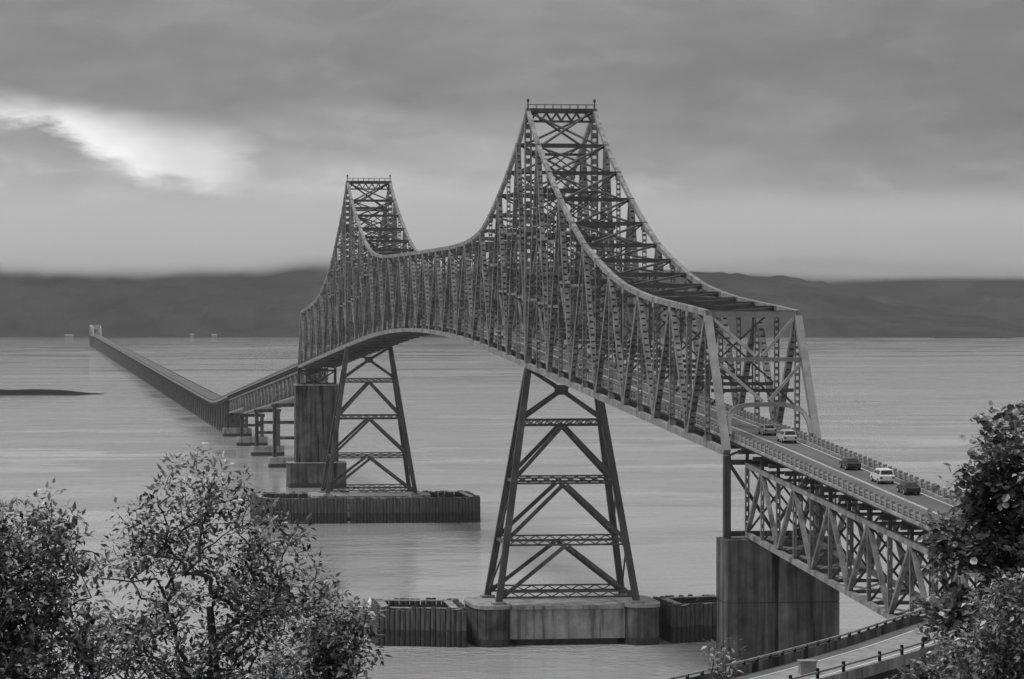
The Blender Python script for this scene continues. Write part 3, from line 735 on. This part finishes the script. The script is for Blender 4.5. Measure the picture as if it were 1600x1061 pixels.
def ramp_strip(name, o0, o1, z0, z1, m, parent=RM):
    b = MB(); b.strip([[ramp_off(i, o0) + Vector((0, 0, z0)), ramp_off(i, o1) + Vector((0, 0, z0)), ramp_off(i, o1) + Vector((0, 0, z1)), ramp_off(i, o0) + Vector((0, 0, z1))] for i in range(len(RC))], closed=True); return b.build(name, m, parent)
rr_ = ramp_strip('roadway', 0, 7.0, -.5, 0, 'rail_paint')
for o in (1.5, 5.6):
    b = MB(); b.strip([[ramp_off(i, o - .08) + Vector((0, 0, .006)), ramp_off(i, o + .08) + Vector((0, 0, .006))] for i in range(len(RC))]); b.build('lane_line', 'road_paint', rr_)
b = MB(); b.strip([[ramp_off(i, .4) + Vector((0, 0, .004)), ramp_off(i, 1.7) + Vector((0, 0, .004))] for i in range(len(RC))]); b.build('shoulder', 'asphalt', rr_)
ramp_strip('parapet', -.28, .02, -.6, .75, 'concrete'); ramp_strip('top_rail', -.22, -.04, .95, 1.1, 'rail_paint')
ramp_strip('kerb', 6.75, 7.25, -.55, .3, 'concrete_pale'); ramp_strip('top_rail', 6.92, 7.08, .72, .86, 'rail_paint')
ramp_strip('edge_beam', 1.2, 5.8, -1.6, -.5, 'concrete')
dist = 0; nxt = 0
pm = MB(); pm.box(-.11, .11, -.11, .11, -.05, 1.1); pme = pm.mesh('parapet_post', 'concrete')
for i in range(1, len(RC)):
    a, c = RC[i - 1], RC[i]; L = (c - a).length; dist += L
    while nxt < dist:
        t = 1 - (dist - nxt) / L
        for o in ((-.13, 7.0) if int(nxt / 2.6) % 2 == 0 else (-.13,)):
            p = ramp_off(i - 1, o).lerp(ramp_off(i, o), t); link('parapet_post', pme, RM, p)
        nxt += 2.6
for i in (2, 14, 26, 38, 52):
    p = ramp_off(i, 3.5); b = MB(); b.tube([(p.x, p.y, gz(p)), (p.x, p.y, p.z - 1.5)], [.9, .9], 14); b.build('column', 'concrete', RM)
p = ramp_off(19, 3.0); b = MB()
pb = place(1262, 1052, 262); b.box(pb.x - .6, pb.x + .6, pb.y - .5, pb.y + .5, pb.z - .3, pb.z + .85); b.box(pb.x - .68, pb.x + .68, pb.y - .58, pb.y + .58, pb.z + .84, pb.z + .98); b.build('pedestal', 'rail_paint', RM)

# ------------------------------------------------------------------ vehicles
def car(Y, x, paint, label, k='sedan', flip=False):
    z = zroad(Y); C = thing('car', label, 'car', (x, Y, z), 'cars on the bridge')
    C.rotation_euler = (math.atan((zroad(Y + 1) - zroad(Y - 1)) / 2), 0, math.pi if flip else 0)
    L, W = (4.6, 1.84) if k == 'sedan' else ((4.8, 1.95) if k == 'suv' else (6.2, 2.1))
    def part(name, b, m, parent=C): 
        o = bpy.data.objects.new(name, b.mesh(name, m)); COL.objects.link(o); o.parent = parent; return o
    prof = {'sedan': [(-2.3, .45), (-2.28, .85), (-2.1, .98), (-1.35, 1.0), (1.0, .98), (2.1, .82), (2.3, .62), (2.3, .38), (-2.2, .32)],
            'suv': [(-2.4, .5), (-2.38, 1.0), (-2.3, 1.12), (-1.35, 1.14), (1.1, 1.1), (2.2, .95), (2.4, .7), (2.4, .42), (-2.3, .38)],
            'van': [(-3.1, .5), (-3.1, 1.3), (-3.05, 1.4), (-1.3, 1.4), (1.6, 1.35), (2.8, 1.15), (3.1, .8), (3.1, .45), (-3.0, .42)]}[k]
    cab = {'sedan': [(-1.75, .98), (-1.05, 1.42), (.15, 1.45), (1.05, .98)], 'suv': [(-2.28, 1.12), (-2.05, 1.72), (.2, 1.76), (1.15, 1.1)], 'van': [(-3.05, 1.4), (-3.02, 2.45), (.9, 2.5), (1.7, 1.35)]}[k]
    b = MB(); b.strip([[(x_ * (.94 if abs(x_) == W / 2 else 1), y_, z_) for y_, z_ in prof] for x_ in (-W / 2, -W / 2 + .06, W / 2 - .06, W / 2)], closed=True); bd = part('body', b, paint)
    b = MB(); b.strip([[(s * (W / 2 - (.10 if z_ < 1.3 else .26)), y_, z_) for y_, z_ in cab] for s in (-1, 1)], closed=True); cb = part('cabin', b, paint)
    (ra, rb, rc, rdn) = cab
    def lerp(a, c, t): return (a[0] + (c[0] - a[0]) * t, a[1] + (c[1] - a[1]) * t)
    def pane(pts, nm):
        g2 = MB(); g2.add(pts, [tuple(range(len(pts)))]); part(nm, g2, 'car_glass', cb)
    for (p, q, e) in ((ra, rb, -1), (rdn, rc, 1)):
        lo, hi = lerp(p, q, .12), lerp(p, q, .9); off = .012 * e
        pane([(-W / 2 + .2, lo[0] + off, lo[1] + .012), (W / 2 - .2, lo[0] + off, lo[1] + .012), (W / 2 - .34, hi[0] + off, hi[1] + .012), (-W / 2 + .34, hi[0] + off, hi[1] + .012)], 'rear_window' if e < 0 else 'windscreen')
    for s in (-1, 1):
        zl, zh = ra[1] + .06, rb[1] - .07
        xa, xb = s * (W / 2 - .09), s * (W / 2 - .245)
        for y0, y1, y2, y3 in ((ra[0] + .35, -.35, -.35, rb[0] + .05), (-.25, rdn[0] - .25, rc[0] - .05, -.25)):
            pane([(xa, y0, zl), (xa, y1, zl), (xb, y2, zh), (xb, y3, zh)], 'side_window')
        for yw in (-L * .3, L * .31):
            b = MB(); b.tube([(s * (W / 2 - .2), yw, .33), (s * (W / 2 + .01), yw, .33)], [.33, .33], 14); wl = part('wheel', b, 'rubber')
            b = MB(); b.tube([(s * (W / 2), yw, .33), (s * (W / 2 + .02), yw, .33)], [.2, .2], 10); part('rim', b, 'chrome', wl)
        b = MB(); b.box(s * W * .36 - .2, s * W * .36 + .2, L / 2 - .06, L / 2 + .015, .6, .74); part('headlight', b, 'lamp_glass')
        b = MB(); b.box(s * W * .38 - .16, s * W * .38 + .16, -L / 2 - .015, -L / 2 + .06, .7, .9); part('tail_light', b, 'paint_dark')
    return C
car(13.5, 2.1, 'paint_grey', 'grey car on the roadway just inside the portal arch')
car(1.0, 2.1, 'paint_silver', 'silver sport utility car under the portal arch', 'suv')
car(-35.5, 2.1, 'paint_dark', 'dark car on the approach between the portal and the white car')
car(-52.0, 2.1, 'paint_white', 'bright white car in the middle of the approach roadway', 'suv')
car(-64.5, 2.1, 'paint_dark', 'dark car following the bright white car on the approach')
car(-88.5, 2.1, 'paint_grey', 'grey car at the right edge of the approach, by the right tree')
car(-101.0, 2.1, 'paint_white', 'white car partly hidden by the right tree')
car(262, -2.1, 'paint_silver', 'silver car inside the truss beyond the near steel tower', 'sedan', True)
car(150, -2.1, 'paint_grey', 'grey car inside the truss this side of the near tower', 'sedan', True)
car(2040, 2.0, 'paint_white', 'white van far out on the low trestle', 'van')

# ------------------------------------------------------------------ trees
def tree(name, label, cat, base, lobes, n_clump, per, leaf, m, seed, group, gapn=.0, trunk_r=.22, round_leaf=False, clump_r=.38, solid=.6):
    """lobes: list of (centre, (rx, ry, rz)) ellipsoids filled with leaf clumps, branches grown back to the trunk"""
    R = random.Random(seed); base = Vector(base); T_ = thing(name, label, cat, base, group)
    pts = []; tries = 0
    tot = sum(r[0] * r[1] * r[2] for _, r in lobes)
    for c, r in lobes:
        k = int(n_clump * r[0] * r[1] * r[2] / tot) + 4; got = 0; tr_ = 0
        while got < k and tr_ < k * 30:
            tr_ += 1
            v = Vector((R.gauss(0, 1), R.gauss(0, 1), R.gauss(0, 1))).normalized() * (R.random() ** .42)
            p = Vector(c) + Vector((v.x * r[0], v.y * r[1], v.z * r[2]))
            if noise.noise(p * 1.1 + Vector((seed, 0, 0))) < gapn - .25: continue
            pts.append(p); got += 1
    cen = sum((Vector(c) for c, r in lobes), Vector()) / len(lobes)
    top = Vector((cen.x, cen.y, cen.z))
    nodes = []; par = []; rad = []
    H = (top - base).length
    for i in range(9):
        t = i / 8; nodes.append(base.lerp(top, t) + Vector((math.sin(t * 5 + seed) * .12, math.cos(t * 4 + seed) * .12, 0)) * t); par.append(i - 1)
    pts.sort(key=lambda p: (p - base).length)
    for p in pts:
        best = None; bi = 0; d0 = (p - base).length
        for j, q in enumerate(nodes):
            if (q - base).length > d0 and j > 8: continue
            dd = (q - p).length + (.35 * max(0, q.z - p.z + .1) * 3)
            if best is None or dd < best: best = dd; bi = j
        nodes.append(p); par.append(bi)
    wgt = [0.0] * len(nodes)
    for i in range(len(nodes) - 1, -1, -1):
        wgt[i] += 1
        if par[i] >= 0: wgt[par[i]] += wgt[i]
    tb, bb = MB(), MB()
    rad = [.72 * trunk_r * (w / wgt[0]) ** .46 for w in wgt]
    tb.tube([base - Vector((0, 0, .4))] + nodes[:9], [trunk_r * 1.25] + [max(.04, trunk_r * (1 - .65 * i / 8)) for i in range(9)], 9)
    for i in range(9, len(nodes)):
        a, c = nodes[par[i]], nodes[i]; mid = (a + c) / 2 + Vector((R.uniform(-.05, .05), R.uniform(-.05, .05), R.uniform(-.02, .08))) * min(1, (c - a).length)
        r0 = min(rad[par[i]], rad[i] * 1.5); bb.tube([a, mid, c], [r0, (r0 + rad[i]) / 2, max(.006, rad[i] * .8)], 5, cap=False)
    tb.build('trunk', 'bark', T_, smooth=True); bb.build('branches', 'bark', T_, smooth=True)
    vs, fs, tint = [], [], []
    for i in range(9, len(nodes)):
        c = nodes[i]; ax = (c - nodes[par[i]]); ax = ax.normalized() if ax.length > 1e-4 else Vector((0, 0, 1))
        base_t = R.random()
        for k in range(per):
            dirv = (Vector((R.gauss(0, 1), R.gauss(0, 1), R.gauss(0, .8))) + ax * .7 + Vector((0, 0, .35))).normalized()
            st = c + dirv * (R.random() ** .6) * clump_r
            out = (dirv + Vector((R.gauss(0, .5), R.gauss(0, .5), R.gauss(0, .4) - .25))).normalized()
            up = Vector((R.gauss(0, .45), R.gauss(0, .45), 1)); sd_ = out.cross(up)
            if sd_.length < 1e-3: continue
            sd_.normalize(); nn = sd_.cross(out)
            q_ = R.uniform(.5, 1.35); l = leaf[0] * q_ * R.uniform(.9, 1.1); w = leaf[1] * q_ * R.uniform(.8, 1.2)
            o = len(vs)
            if round_leaf:
                vs += [st, st + out * l * .3 + sd_ * w * .5, st + out * l * .75 + sd_ * w * .42, st + out * l - nn * l * .06, st + out * l * .75 - sd_ * w * .42, st + out * l * .3 - sd_ * w * .5, st + out * l * .5 - nn * w * .12]
                fs += [(o, o + 1, o + 6), (o + 1, o + 2, o + 6), (o + 2, o + 3, o + 6), (o + 3, o + 4, o + 6), (o + 4, o + 5, o + 6), (o + 5, o, o + 6)]; tint += [min(1, max(0, .6 * base_t + .55 * R.random() - .08))] * 6
            else:
                vs += [st, st + out * l * .42 + sd_ * w * .5 + nn * w * .14, st + out * l - nn * l * .14, st + out * l * .42 - sd_ * w * .5 + nn * w * .14, st + out * l * .45]
                fs += [(o, o + 1, o + 4), (o + 1, o + 2, o + 4), (o + 2, o + 3, o + 4), (o + 3, o, o + 4)]; tint += [min(1, max(0, .5 * base_t + .65 * R.random() - .08))] * 4
    me = bpy.data.meshes.new('crown'); me.from_pydata([tuple(v) for v in vs], [], fs); me.materials.append(MATS[m])
    at = me.attributes.new('tint', 'FLOAT', 'FACE'); at.data.foreach_set('value', tint); me.update()
    cr_ = link('crown', me, T_); kind(cr_, 'stuff')
    return T_
def lobe(px, py, depth, rpx, rpy, rd, ddepth=0.0):
    s = depth / FPX; return (place(px, py, depth + ddepth), (rpx * s, rd, rpy * s))
def root(px, depth):
    p = place(px, 1061, depth); return Vector((p.x, p.y, gz(p) + 2.0))
D1 = 72.0
tree('leafy_tree', 'open broad-leaved tree with visible branches, second from the left in front', 'tree', root(330, D1),
     [lobe(322, 795, D1, 100, 85, 1.3), lobe(235, 870, D1, 95, 85, 1.4, .4), lobe(400, 880, D1, 110, 95, 1.4, -.3), lobe(330, 990, D1, 170, 110, 1.7), lobe(470, 960, D1, 85, 70, 1.2, .5), lobe(200, 1000, D1, 90, 80, 1.2), lobe(350, 1140, D1, 210, 120, 2.0)],
     860, 18, (.165, .078), 'leaf_dark', 11, 'trees in the foreground', gapn=.17, clump_r=.33)
tree('leafy_tree', 'dense dark broad-leaved tree at the left edge of the picture', 'tree', root(20, D1 - 6),
     [lobe(65, 850, D1 - 6, 70, 80, 1.1), lobe(-10, 880, D1 - 6, 110, 105, 1.4), lobe(60, 960, D1 - 6, 100, 105, 1.4), lobe(40, 1080, D1 - 6, 160, 110, 1.7), lobe(-80, 1000, D1 - 6, 110, 130, 1.7)],
     720, 22, (.165, .08), 'leaf_dark', 23, 'trees in the foreground', gapn=.02, clump_r=.33)
tree('leafy_shrub', 'low dark leafy shrub in front of the left fender, at the bottom', 'shrub', root(520, D1 - 10),
     [lobe(525, 1010, D1 - 10, 62, 55, .8), lobe(480, 1060, D1 - 10, 85, 55, .9), lobe(555, 975, D1 - 10, 34, 28, .5)],
     210, 18, (.145, .07), 'leaf_dark', 31, 'trees in the foreground', gapn=.05, trunk_r=.1, clump_r=.25)
D2 = 52.0
tree('leafy_tree', 'dark round-leaved tree at the right edge hiding the end of the approach', 'tree', root(1600, D2),
     [lobe(1600, 720, D2, 85, 88, 1.0), lobe(1540, 770, D2, 62, 62, .8), lobe(1600, 850, D2, 110, 100, 1.1), lobe(1530, 890, D2, 85, 80, .9, .3), lobe(1488, 850, D2, 36, 40, .5), lobe(1482, 920, D2, 44, 48, .6), lobe(1500, 960, D2, 60, 60, .7), lobe(1700, 900, D2, 120, 220, 1.5), lobe(1600, 1040, D2, 110, 110, 1.0)],
     820, 19, (.118, .10), 'leaf_mid', 47, 'trees in the foreground', gapn=-.02, round_leaf=True, clump_r=.24, trunk_r=.2)
D3 = 46.0
tree('leafy_shrub', 'pale fine-leaved shrub in the lower right corner', 'shrub', root(1590, D3),
     [lobe(1590, 985, D3, 80, 85, .7), lobe(1530, 1040, D3, 85, 50, .6), lobe(1640, 1000, D3, 90, 120, .8)],
     420, 18, (.10, .05), 'leaf_pale', 53, 'trees in the foreground', gapn=-.1, trunk_r=.08, clump_r=.17)
tree('leafy_shrub', 'dark shrub along the near edge of the ramp, bottom right', 'shrub', root(1490, 60),
     [lobe(1470, 1075, 60, 60, 40, .7), lobe(1530, 1050, 60, 50, 50, .6)],
     150, 15, (.15, .10), 'leaf_mid', 59, 'trees in the foreground', gapn=-.1, trunk_r=.08, clump_r=.22, round_leaf=True)
tree('leafy_shrub', 'thin flowering sprig in front of the foot of the near concrete pier', 'shrub', root(1130, 60),
     [lobe(1130, 1035, 60, 26, 38, .35)],
     14, 8, (.12, .06), 'leaf_pale', 61, 'trees in the foreground', gapn=-.3, trunk_r=.03, clump_r=.17)

# ------------------------------------------------------------------ air: haze over the whole scene, and the cloud bank lying on the hills
hz = MB(); hz.box(-17000, 17000, -3600, 15000, -4.5, 470)
def vol_mat(name, density, color=.95, aniso=0.2):
    m = bpy.data.materials.new(name); m.use_nodes = True; MATS[name] = m
    N, L = m.node_tree.nodes, m.node_tree.links; N.clear()
    o = N.new('ShaderNodeOutputMaterial'); v = N.new('ShaderNodeVolumePrincipled'); v.inputs['Color'].default_value = (color, color, color, 1)
    v.inputs['Density'].default_value = density; v.inputs['Anisotropy'].default_value = aniso
    L.new(v.outputs[0], o.inputs['Volume']); return m, N, L, v
vol_mat('haze_air', 2.3e-5)
kind(hz.build('haze', 'haze_air'), 'stuff')
m, N, L, v = vol_mat('cloud_vapour', .002, .86, .2)
t = N.new('ShaderNodeTexCoord'); s_ = N.new('ShaderNodeSeparateXYZ'); L.new(t.outputs['Object'], s_.inputs[0])
mp = N.new('ShaderNodeMapping'); mp.inputs['Scale'].default_value = (1, .06, 1.6); L.new(t.outputs['Object'], mp.inputs[0])
n_ = N.new('ShaderNodeTexNoise'); n_.inputs['Scale'].default_value = .003; n_.inputs['Detail'].default_value = 4; L.new(mp.outputs[0], n_.inputs[0])
def vm(op, a, b_=None):
    q = N.new('ShaderNodeMath'); q.operation = op
    for i, x in enumerate((a, b_)):
        if x is None: continue
        if isinstance(x, (int, float)): q.inputs[i].default_value = x
        else: L.new(x, q.inputs[i])
    return q.outputs[0]
zz = vm('ADD', s_.outputs[2], vm('MULTIPLY', vm('SUBTRACT', n_.outputs[0], .5), 75.0))
def vs_(lo, hi, a, b_):
    q = N.new('ShaderNodeMapRange'); q.interpolation_type = 'SMOOTHSTEP'; L.new(zz, q.inputs[0])
    for i, x in enumerate((lo, hi, a, b_)): q.inputs[i + 1].default_value = x
    return q.outputs[0]
L.new(vm('MULTIPLY', vm('MULTIPLY', vs_(128, 172, 0, 1), vs_(225, 330, 1, 0)), .0036), v.inputs['Density'])
cb_ = MB(); cb_.box(-7000, 8000, 6300, 11800, 80, 420); kind(cb_.build('cloud_bank', 'cloud_vapour'), 'stuff')
